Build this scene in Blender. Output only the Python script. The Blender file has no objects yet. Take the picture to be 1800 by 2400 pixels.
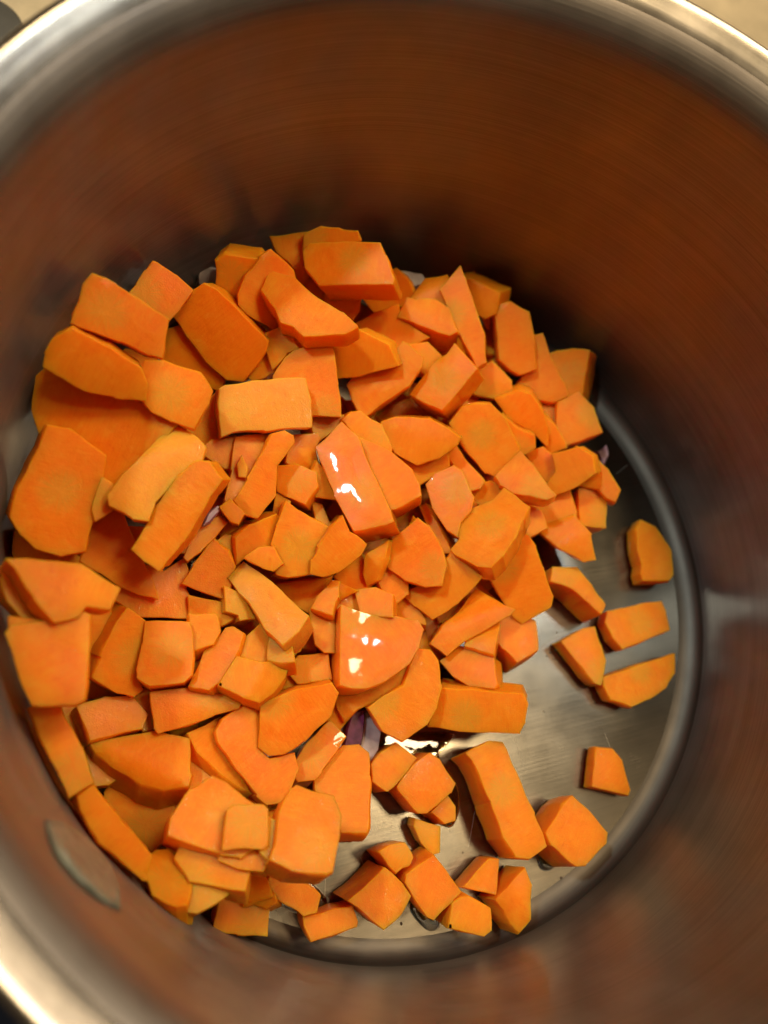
import bpy, bmesh, math, random
import numpy as np
from mathutils import Matrix, Vector, noise
from mathutils.geometry import delaunay_2d_cdt
random.seed(7)
S = 0.01                                   # everything below is thought in centimetres
sc = bpy.context.scene
COL = sc.collection

# ------------------------------------------------------------ camera
FPX = 1942.0                               # focal length in pixels of the 1800 x 2400 photograph
PITCH, ROLL = 0.321, -0.269
CAM = np.array([-6.633, -5.778, 22.859])
ca, sa, cb, sb = math.cos(PITCH), math.sin(PITCH), math.cos(ROLL), math.sin(ROLL)
ROT = np.array([[cb, 0, sb], [0, 1, 0], [-sb, 0, cb]]) @ np.array([[1, 0, 0], [0, ca, -sa], [0, sa, ca]])
cam_d = bpy.data.cameras.new("camera")
cam_d.sensor_fit = 'VERTICAL'; cam_d.sensor_height = 4.8; cam_d.sensor_width = 3.6
cam_d.lens = FPX / 2400 * 4.8
cam_d.clip_start = 0.005; cam_d.clip_end = 50
cam_d.dof.use_dof = True; cam_d.dof.focus_distance = 0.205; cam_d.dof.aperture_fstop = 1.25
cam = bpy.data.objects.new("camera", cam_d); COL.objects.link(cam)
cam.matrix_world = Matrix.Translation(Vector(CAM * S)) @ Matrix(ROT.tolist()).to_4x4()
sc.camera = cam

# ------------------------------------------------------------ light: a warm kitchen lit by lamps
sc.view_settings.view_transform = 'Standard'; sc.view_settings.look = 'None'
sc.view_settings.exposure = -0.2; sc.view_settings.gamma = 1.0
world = bpy.data.worlds.new("World"); sc.world = world; world.use_nodes = True
bg = world.node_tree.nodes['Background']
bg.inputs[0].default_value = (0.60, 0.40, 0.22, 1); bg.inputs[1].default_value = 0.13

def area(name, loc, target, size, power, col, sy=None):
    l = bpy.data.lights.new(name, 'AREA'); l.energy = power; l.color = col
    l.shape = 'RECTANGLE' if sy else 'DISK'; l.size = size * S
    if sy: l.size_y = sy * S
    o = bpy.data.objects.new(name, l); COL.objects.link(o)
    o.location = Vector(loc) * S
    d = (Vector(target) - Vector(loc)).normalized()
    o.rotation_euler = d.to_track_quat('-Z', 'Y').to_euler()
    return o
area("ceiling_lamp", (21, 36, 117), (0, 0, 2), 28, 8.0, (1.0, 0.78, 0.46))
area("second_ceiling_lamp", (36, 4, 118), (0, 0, 2), 16, 3.8, (1.0, 0.78, 0.46))
area("wall_lamp", (56, 66, 90), (0, 0, 6), 26, 2.0, (1.0, 0.80, 0.55))
area("cool_lamp", (35, 21, 80), (0, 0, 2), 8, 0.8, (0.82, 0.94, 1.0), 3.0)
area("far_cool_lamp", (-44, 21, 76), (8, 0, 3), 7, 4.0, (0.80, 0.96, 1.0), 4.0)
sc.cycles.max_bounces = 8; sc.cycles.diffuse_bounces = 3; sc.cycles.glossy_bounces = 6; sc.cycles.transmission_bounces = 6
sc.cycles.use_adaptive_sampling = True; sc.cycles.adaptive_threshold = 0.03; sc.cycles.caustics_reflective = True
sc.cycles.use_denoising = True

# ------------------------------------------------------------ helpers
def rays(P):
    P = np.asarray(P, float).reshape(-1, 2)
    d = np.stack([(P[:, 0] - 900) / FPX, -(P[:, 1] - 1200) / FPX, -np.ones(len(P))], 1)
    return d @ ROT.T
def proj(X):
    c = (np.asarray(X, float).reshape(-1, 3) - CAM) @ ROT
    return np.stack([900 + FPX * c[:, 0] / -c[:, 2], 1200 - FPX * c[:, 1] / -c[:, 2]], 1)
def at_z(p, z):
    d = rays([p])[0]; return CAM + d * ((z - CAM[2]) / d[2])
def on_plane(P, X0, n):
    d = rays(P); t = ((X0 - CAM) @ n) / (d @ n); return CAM + d * t[:, None]

def nodes(name):
    m = bpy.data.materials.new(name); m.use_nodes = True
    nt = m.node_tree; b = nt.nodes['Principled BSDF']
    def N(t, **k):
        n = nt.nodes.new(t)
        for a, v in k.items():
            if a.startswith('i_'): n.inputs[a[2:].replace('_', ' ')].default_value = v
            else: setattr(n, a, v)
        return n
    def L(a, ao, b_, bi): nt.links.new(a.outputs[ao], b_.inputs[bi])
    return m, b, N, L
def math_node(N, L, op, a, b=None, c=None, clamp=False):
    n = N('ShaderNodeMath', operation=op, use_clamp=clamp)
    for i, v in enumerate((a, b, c)):
        if v is None: continue
        if isinstance(v, (int, float)): n.inputs[i].default_value = v
        else: L(v[0], v[1], n, i)
    return (n, 0)
def ramp(N, L, src, pts):
    r = N('ShaderNodeValToRGB'); e = r.color_ramp.elements
    while len(e) < len(pts): e.new(0.5)
    for q, (p, c) in zip(e, pts):
        q.position = p; q.color = c if len(c) == 4 else (*c, 1)
    L(src[0], src[1], r, 0); return (r, 0)

# ------------------------------------------------------------ materials
def steel(name, brush='wall', col=(0.235, 0.205, 0.18), rough=0.27, aniso=0.75):
    m, b, N, L = nodes(name)
    tc = N('ShaderNodeTexCoord'); sep = N('ShaderNodeSeparateXYZ'); L(tc, 'Object', sep, 0)
    ang = math_node(N, L, 'ARCTAN2', (sep, 1), (sep, 0))
    rad2 = math_node(N, L, 'ADD', math_node(N, L, 'MULTIPLY', (sep, 0), (sep, 0)), math_node(N, L, 'MULTIPLY', (sep, 1), (sep, 1)))
    rad = math_node(N, L, 'SQRT', rad2)
    cx = N('ShaderNodeCombineXYZ')
    if brush == 'wall':       # grooves run round the wall
        L(*math_node(N, L, 'MULTIPLY', ang, 0.6), cx, 0); L(*math_node(N, L, 'MULTIPLY', (sep, 2), 3000.), cx, 1)
        L(*math_node(N, L, 'MULTIPLY', rad, 1500.), cx, 2)
    elif brush == 'floor':    # nearly straight grain of the disc
        rt = N('ShaderNodeVectorRotate', rotation_type='Z_AXIS'); rt.inputs['Angle'].default_value = math.radians(-14)
        L(tc, 'Object', rt, 0); s2 = N('ShaderNodeSeparateXYZ'); L(rt, 0, s2, 0)
        L(*math_node(N, L, 'MULTIPLY', (s2, 0), 26.), cx, 0); L(*math_node(N, L, 'MULTIPLY', (s2, 1), 2600.), cx, 1)
    else:
        L(*math_node(N, L, 'MULTIPLY', ang, 1.5), cx, 0); L(*math_node(N, L, 'MULTIPLY', rad, 600.), cx, 1); L(*math_node(N, L, 'MULTIPLY', (sep, 2), 600.), cx, 2)
    n1 = N('ShaderNodeTexNoise', i_Scale=1.0, i_Detail=4.0, i_Roughness=0.65); L(cx, 0, n1, 'Vector')
    big = N('ShaderNodeTexNoise', i_Scale=28.0, i_Detail=5.0, i_Roughness=0.6); L(tc, 'Object', big, 'Vector')
    blot = N('ShaderNodeTexNoise', i_Scale=75.0, i_Detail=3.0); L(tc, 'Object', blot, 'Vector')
    # colour: brushed grain, faint dried film
    mixf = math_node(N, L, 'ADD', math_node(N, L, 'MULTIPLY', (n1, 0), 0.55), math_node(N, L, 'MULTIPLY', (big, 0), 0.45))
    c = ramp(N, L, mixf, [(0.3, tuple(x * (0.66 if brush == 'floor' else 0.66) for x in col)), (0.7, tuple(min(1, x * (1.35 if brush == 'floor' else 1.30)) for x in col))])
    L(c[0], c[1], b, 'Base Color')
    b.inputs['Metallic'].default_value = 1.0
    r = math_node(N, L, 'ADD', math_node(N, L, 'MULTIPLY', (blot, 0), 0.16), math_node(N, L, 'MULTIPLY', (n1, 0), 0.10))
    r = math_node(N, L, 'ADD', r, rough - 0.13); L(r[0], r[1], b, 'Roughness')
    b.inputs['Anisotropic'].default_value = aniso
    if brush == 'floor':
        b.inputs['Anisotropic'].default_value = 0.35
    tg = N('ShaderNodeTangent', direction_type='RADIAL', axis='Z'); L(tg, 0, b, 'Tangent'); b.inputs['Anisotropic Rotation'].default_value = 0.25
    bp = N('ShaderNodeBump', i_Strength=0.42 if brush == 'wall' else 0.13, i_Distance=0.00006); L(n1, 0, bp, 'Height')
    bp2 = N('ShaderNodeBump', i_Strength=0.25 if brush == 'wall' else 0.12, i_Distance=0.0006); L(big, 0, bp2, 'Height'); L(bp, 0, bp2, 'Normal')
    L(bp2, 0, b, 'Normal')
    return m
M_WALL = steel("brushed_steel_wall", 'wall', rough=0.37, aniso=0.80)
M_BASE = steel("scratched_steel_base", 'floor', col=(0.15, 0.133, 0.108), rough=0.23)
M_SEAM = steel("dull_steel_seam", 'rim', col=(0.15, 0.125, 0.10), rough=0.58, aniso=0.0)
M_RIM = steel("polished_steel_rim", 'rim', col=(0.47, 0.42, 0.355), rough=0.22, aniso=0.3)

def carrot(name, rough, bump, coat, sss=0.35):
    m, b, N, L = nodes(name)
    tc = N('ShaderNodeTexCoord'); oi = N('ShaderNodeObjectInfo')
    off = N('ShaderNodeVectorMath', operation='SCALE'); L(oi, 'Location', off, 0); off.inputs['Scale'].default_value = 37.
    co = N('ShaderNodeVectorMath', operation='ADD'); L(tc, 'Object', co, 0); L(off, 0, co, 1)
    big = N('ShaderNodeTexNoise', i_Scale=150.0, i_Detail=5.0, i_Roughness=0.55, i_Distortion=0.6); L(co, 0, big, 'Vector')
    fib = N('ShaderNodeMapping'); fib.inputs['Scale'].default_value = (1, 0.12, 1); L(co, 0, fib, 0)
    fn = N('ShaderNodeTexNoise', i_Scale=2200.0, i_Detail=2.0); L(fib, 0, fn, 'Vector')
    fine = N('ShaderNodeTexNoise', i_Scale=4200.0, i_Detail=2.0, i_Roughness=0.7); L(co, 0, fine, 'Vector')
    vor = N('ShaderNodeTexVoronoi', i_Scale=2600.0); L(co, 0, vor, 'Vector')
    t = math_node(N, L, 'ADD', math_node(N, L, 'MULTIPLY', (big, 0), 0.6), math_node(N, L, 'MULTIPLY', (fn, 0), 0.4))
    c = ramp(N, L, t, [(0.32, (0.90, 0.192, 0.003)), (0.50, (0.95, 0.228, 0.005)), (0.68, (0.97, 0.290, 0.010))])
    # core: paler disc, darker ring and fine rays, where the piece shows one
    at = N('ShaderNodeAttribute', attribute_type='OBJECT', attribute_name='core')
    d = N('ShaderNodeVectorMath', operation='SUBTRACT'); L(tc, 'Object', d, 0); L(at, 'Vector', d, 1)
    s3 = N('ShaderNodeSeparateXYZ'); L(d, 0, s3, 0)
    a2 = math_node(N, L, 'ARCTAN2', (s3, 1), (s3, 0))
    r2 = math_node(N, L, 'SQRT', math_node(N, L, 'ADD', math_node(N, L, 'MULTIPLY', (s3, 0), (s3, 0)), math_node(N, L, 'MULTIPLY', (s3, 1), (s3, 1))))
    r2 = math_node(N, L, 'ADD', r2, math_node(N, L, 'MULTIPLY', math_node(N, L, 'SUBTRACT', (big, 0), 0.5), 0.0035))
    rayv = N('ShaderNodeCombineXYZ'); L(*math_node(N, L, 'MULTIPLY', a2, 14.0), rayv, 0); L(*math_node(N, L, 'MULTIPLY', r2, 90.0), rayv, 1)
    rn = N('ShaderNodeTexNoise', i_Scale=1.0, i_Detail=2.0); L(rayv, 0, rn, 'Vector')
    on = N('ShaderNodeAttribute', attribute_type='OBJECT', attribute_name='core_on')
    disc = N('ShaderNodeMapRange', interpolation_type='SMOOTHSTEP'); L(*r2, disc, 0)
    disc.inputs[1].default_value = 0.0062; disc.inputs[2].default_value = 0.0022; disc.inputs[3].default_value = 0; disc.inputs[4].default_value = 1
    dd = math_node(N, L, 'MULTIPLY', (disc, 0), (on, 'Fac'))
    dd = math_node(N, L, 'MULTIPLY', dd, math_node(N, L, 'MULTIPLY_ADD', (rn, 0), 2.6, -0.55, clamp=True))
    mx = N('ShaderNodeMix', data_type='RGBA'); L(*dd, mx, 0); L(c[0], c[1], mx, 6); mx.inputs[7].default_value = (0.74, 0.30, 0.020, 1)
    # yellower or redder pieces
    yl = N('ShaderNodeAttribute', attribute_type='OBJECT', attribute_name='tint')
    mxy = N('ShaderNodeMix', data_type='RGBA'); L(yl, 'Fac', mxy, 0); L(mx, 2, mxy, 6); mxy.inputs[7].default_value = (0.84, 0.38, 0.035, 1)
    pal = N('ShaderNodeTexNoise', i_Scale=210.0, i_Detail=6.0, i_Roughness=0.7, i_Distortion=1.5); L(co, 0, pal, 'Vector')
    pm = N('ShaderNodeMapRange', interpolation_type='SMOOTHSTEP'); L(pal, 0, pm, 0); pm.inputs[1].default_value = 0.52; pm.inputs[2].default_value = 0.72; pm.inputs[4].default_value = 0.42
    mxp = N('ShaderNodeMix', data_type='RGBA'); L(pm, 0, mxp, 0); L(mxy, 2, mxp, 6); mxp.inputs[7].default_value = (0.96, 0.37, 0.030, 1)
    dk = N('ShaderNodeMapRange', interpolation_type='SMOOTHSTEP'); L(pal, 0, dk, 0); dk.inputs[1].default_value = 0.46; dk.inputs[2].default_value = 0.28; dk.inputs[4].default_value = 0.38
    mxd = N('ShaderNodeMix', data_type='RGBA'); L(dk, 0, mxd, 0); L(mxp, 2, mxd, 6); mxd.inputs[7].default_value = (0.80, 0.13, 0.003, 1)
    hs = N('ShaderNodeHueSaturation'); L(mxd, 2, hs, 'Color')
    L(*math_node(N, L, 'MULTIPLY_ADD', (oi, 'Random'), 0.008, 0.496), hs, 'Hue')
    L(*math_node(N, L, 'MULTIPLY_ADD', (oi, 'Random'), -0.08, 1.02), hs, 'Value')
    L(hs, 0, b, 'Base Color')
    b.inputs['Subsurface Weight'].default_value = sss
    b.inputs['Subsurface Radius'].default_value = (1.0, 0.30, 0.06); b.inputs['Subsurface Scale'].default_value = 0.0075
    rr = math_node(N, L, 'MULTIPLY_ADD', (big, 0), 0.30, rough - 0.15); L(*rr, b, 'Roughness')
    b.inputs['Specular IOR Level'].default_value = 0.16; b.inputs['Coat Weight'].default_value = coat; b.inputs['Coat Roughness'].default_value = 0.045
    h = math_node(N, L, 'ADD', math_node(N, L, 'MULTIPLY', (vor, 0), 0.6), math_node(N, L, 'MULTIPLY', (fine, 0), 0.5))
    h = math_node(N, L, 'ADD', h, math_node(N, L, 'MULTIPLY', (fn, 0), 0.5))
    bp = N('ShaderNodeBump', i_Strength=bump, i_Distance=0.00013); L(*h, bp, 'Height')
    bp2 = N('ShaderNodeBump', i_Strength=0.22, i_Distance=0.0012); L(big, 0, bp2, 'Height'); L(bp, 0, bp2, 'Normal')
    L(bp2, 0, b, 'Normal')
    if coat > 0:
        if coat < 0.65:       # beads of juice: small wet dots
            cn = N('ShaderNodeTexNoise', i_Scale=2100.0, i_Detail=2.0, i_Roughness=0.6); L(co, 0, cn, 'Vector')
            mk = N('ShaderNodeMapRange'); L(cn, 0, mk, 0); mk.inputs[1].default_value = 0.57; mk.inputs[2].default_value = 0.68
            L(*math_node(N, L, 'MULTIPLY', (mk, 0), coat * 1.6, clamp=True), b, 'Coat Weight')
            bc = N('ShaderNodeBump', i_Strength=0.35, i_Distance=0.0003); L(cn, 0, bc, 'Height')
        else:                 # a film of oil: smooth, slowly waving
            cn = N('ShaderNodeTexNoise', i_Scale=260.0, i_Detail=1.5); L(co, 0, cn, 'Vector')
            bc = N('ShaderNodeBump', i_Strength=0.05, i_Distance=0.0010); L(cn, 0, bc, 'Height')
        L(bc, 0, b, 'Coat Normal')
    return m
M_DRY = carrot("carrot_flesh", 0.48, 0.3, 0.16, 0.9)
M_WET = carrot("moist_carrot_flesh", 0.46, 0.40, 0.5, 0.9)
M_GLOSS = carrot("oiled_carrot_flesh", 0.42, 0.20, 0.70, 0.9)

def onion_mat(name, c1, c2, sss=0.4):
    m, b, N, L = nodes(name)
    tc = N('ShaderNodeTexCoord'); n = N('ShaderNodeTexNoise', i_Scale=260.0, i_Detail=4.0); L(tc, 'Object', n, 'Vector')
    c = ramp(N, L, (n, 0), [(0.35, c1), (0.65, c2)]); L(c[0], c[1], b, 'Base Color')
    b.inputs['Roughness'].default_value = 0.38; b.inputs['Subsurface Weight'].default_value = sss
    b.inputs['Subsurface Radius'].default_value = (1, .7, .7); b.inputs['Subsurface Scale'].default_value = 0.002
    bp = N('ShaderNodeBump', i_Strength=0.12, i_Distance=0.0004); L(n, 0, bp, 'Height'); L(bp, 0, b, 'Normal')
    return m
M_OW = onion_mat("onion_flesh", (0.30, 0.21, 0.21), (0.46, 0.36, 0.33))
M_OP = onion_mat("onion_skin", (0.055, 0.006, 0.022), (0.16, 0.03, 0.08), 0.1)
M_OP.node_tree.nodes['Principled BSDF'].inputs['Specular IOR Level'].default_value = 0.12
M_OM = onion_mat("onion_pink_edge", (0.20, 0.06, 0.10), (0.42, 0.24, 0.26), 0.3)

def plain(name, col, rough, spec=0.5, sc_=40., var=0.25, bump=0.2):
    m, b, N, L = nodes(name)
    tc = N('ShaderNodeTexCoord'); n = N('ShaderNodeTexNoise', i_Scale=sc_, i_Detail=8.0, i_Roughness=0.65); L(tc, 'Object', n, 'Vector')
    c = ramp(N, L, (n, 0), [(0.3, tuple(x * (1 - var) for x in col)), (0.7, tuple(min(1, x * (1 + var)) for x in col))]); L(c[0], c[1], b, 'Base Color')
    b.inputs['Roughness'].default_value = rough
    bp = N('ShaderNodeBump', i_Strength=bump, i_Distance=0.001); L(n, 0, bp, 'Height'); L(bp, 0, b, 'Normal')
    return m
M_COUNTER = plain("beige_countertop", (0.56, 0.42, 0.24), 0.45, sc_=55., var=0.22)
M_HOB = plain("black_hob_glass", (0.012, 0.013, 0.018), 0.15, var=0.2, bump=0.0)
M_GREY = plain("dark_grey_plastic", (0.075, 0.065, 0.05), 0.55)
M_PATCH = plain("grey_patch", (0.26, 0.27, 0.22), 0.45, sc_=300., var=0.45, bump=0.5)
m, b, N, L = nodes("cooking_oil")
b.inputs['Base Color'].default_value = (0.96, 0.80, 0.42, 1); b.inputs['Roughness'].default_value = 0.02
b.inputs['Transmission Weight'].default_value = 1.0; b.inputs['IOR'].default_value = 1.46
tc = N('ShaderNodeTexCoord'); nz = N('ShaderNodeTexNoise', i_Scale=160.0, i_Detail=1.0); L(tc, 'Object', nz, 'Vector')
bp = N('ShaderNodeBump', i_Strength=0.14, i_Distance=0.0012); L(nz, 0, bp, 'Height'); L(bp, 0, b, 'Normal')
M_OIL = m

# ------------------------------------------------------------ object helpers
def mesh_obj(name, verts, faces, mat, parent=None, smooth=True):
    me = bpy.data.meshes.new(name); me.from_pydata([tuple(v) for v in verts], [], faces); me.update()
    if mat: me.materials.append(mat)
    if smooth: me.polygons.foreach_set('use_smooth', [True] * len(me.polygons))
    o = bpy.data.objects.new(name, me); COL.objects.link(o)
    if parent: o.parent = parent
    return o
def tag(o, label, cat, group=None, kind=None):
    o['label'] = label; o['category'] = cat
    if group: o['group'] = group
    if kind: o['kind'] = kind
    return o
def lathe(name, prof, mat, parent, n=256):
    v = []; f = []
    for r, z in prof:
        for k in range(n):
            a = 2 * math.pi * k / n; v.append((r * S * math.cos(a), r * S * math.sin(a), z * S))
    for i in range(len(prof) - 1):
        for k in range(n):
            k2 = (k + 1) % n; f.append((i * n + k, i * n + k2, (i + 1) * n + k2, (i + 1) * n + k))
    return mesh_obj(name, v, f, mat, parent)

# ------------------------------------------------------------ setting: counter and hob
Z_C = -1.2
def slab(name, x0, y0, x1, y1, z0, z1, mat, kind='structure'):
    v = [(x * S, y * S, z * S) for z in (z0, z1) for x, y in ((x0, y0), (x1, y0), (x1, y1), (x0, y1))]
    o = mesh_obj(name, v, [(0, 3, 2, 1), (4, 5, 6, 7), (0, 1, 5, 4), (1, 2, 6, 5), (2, 3, 7, 6), (3, 0, 4, 7)], mat, smooth=False)
    if kind: o['kind'] = kind
    return o
slab("countertop", -140, -130, 140, 120, Z_C - 4, Z_C - 0.4, M_COUNTER)
tag(slab("cooktop", -64, -55, 14, 9, Z_C - 0.39, Z_C, M_HOB, None), "black glass cooktop under the pot, seen as a dark corner at lower left", "cooktop")

# ------------------------------------------------------------ the pot
H_R = 10.49
pot = bpy.data.objects.new("cooking_pot", None); COL.objects.link(pot)
pot.location = (0, 0, Z_C * S)
tag(pot, "brushed stainless steel cooking pot with flared rolled rim, holding diced carrot", "pot")
RF = 9.48                                   # flat part of the base
prof_base = [(0.0001, 0)] + [(r, 0) for r in np.linspace(0.3, RF, 40)]
def wall_r(z):                              # inner radius at height z
    f = 0.50
    if z < f: return RF + 0.55 * math.sqrt(max(0, 1 - (1 - z / f) ** 2))
    return RF + 0.55 + (z - f) / (H_R - f) * 0.30
prof_wall = [(wall_r(0.50 * (1 - math.cos(t))), 0.50 * (1 - math.cos(t))) for t in np.linspace(0, math.pi / 2, 14)]
prof_wall += [(wall_r(z), z) for z in np.linspace(0.75, H_R - 0.5, 40)]
r0 = wall_r(H_R)
lip = [(r0 - 0.02, H_R - 0.5), (r0 + 0.005, H_R - .25), (r0 + 0.06, H_R - .02), (r0 + .16, H_R + .20), (r0 + .31, H_R + .39), (r0 + .50, H_R + .55),
       (r0 + .72, H_R + .70), (r0 + .88, H_R + .80), (r0 + .98, H_R + .82), (r0 + 1.06, H_R + .78), (r0 + 1.09, H_R + .70),
       (r0 + 1.06, H_R + .62), (r0 + .98, H_R + .57), (r0 + .86, H_R + .52), (r0 + .70, H_R + .40), (r0 + .5, H_R + .22), (r0 + .36, H_R), (r0 + .28, H_R - .3)]
outer = [(r0 + .28, H_R - .3)] + [(r0 + .27 - .3 * t, H_R - .3 - (H_R + 0.3) * t) for t in np.linspace(0.02, 1, 12)] + [(8.9, -1.0), (0.001, -1.1)]
def catmull(pts, k=4):
    P = [np.array(p) for p in pts]; P = [2 * P[0] - P[1]] + P + [2 * P[-1] - P[-2]]; out = []
    for i in range(1, len(P) - 2):
        for j in range(k):
            t = j / k; a, b_, c, d = P[i - 1], P[i], P[i + 1], P[i + 2]
            out.append(tuple(0.5 * ((2 * b_) + (c - a) * t + (2 * a - 5 * b_ + 4 * c - d) * t * t + (3 * b_ - a - 3 * c + d) * t ** 3)))
    out.append(tuple(P[-2])); return out
def potpart(name, prof, mat):
    o = lathe(name, prof, mat, pot); o.matrix_parent_inverse = Matrix.Translation((0, 0, -Z_C * S)); return o
potpart("pot_base", prof_base, M_BASE)
potpart("base_seam", prof_base[-1:] + prof_wall[1:14], M_SEAM)
lipc = catmull(lip)
potpart("pot_wall", prof_wall[13:-1] + lipc[:20], M_WALL)
potpart("rim", lipc[19:], M_RIM)
potpart("outer_wall", outer, M_RIM)

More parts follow.
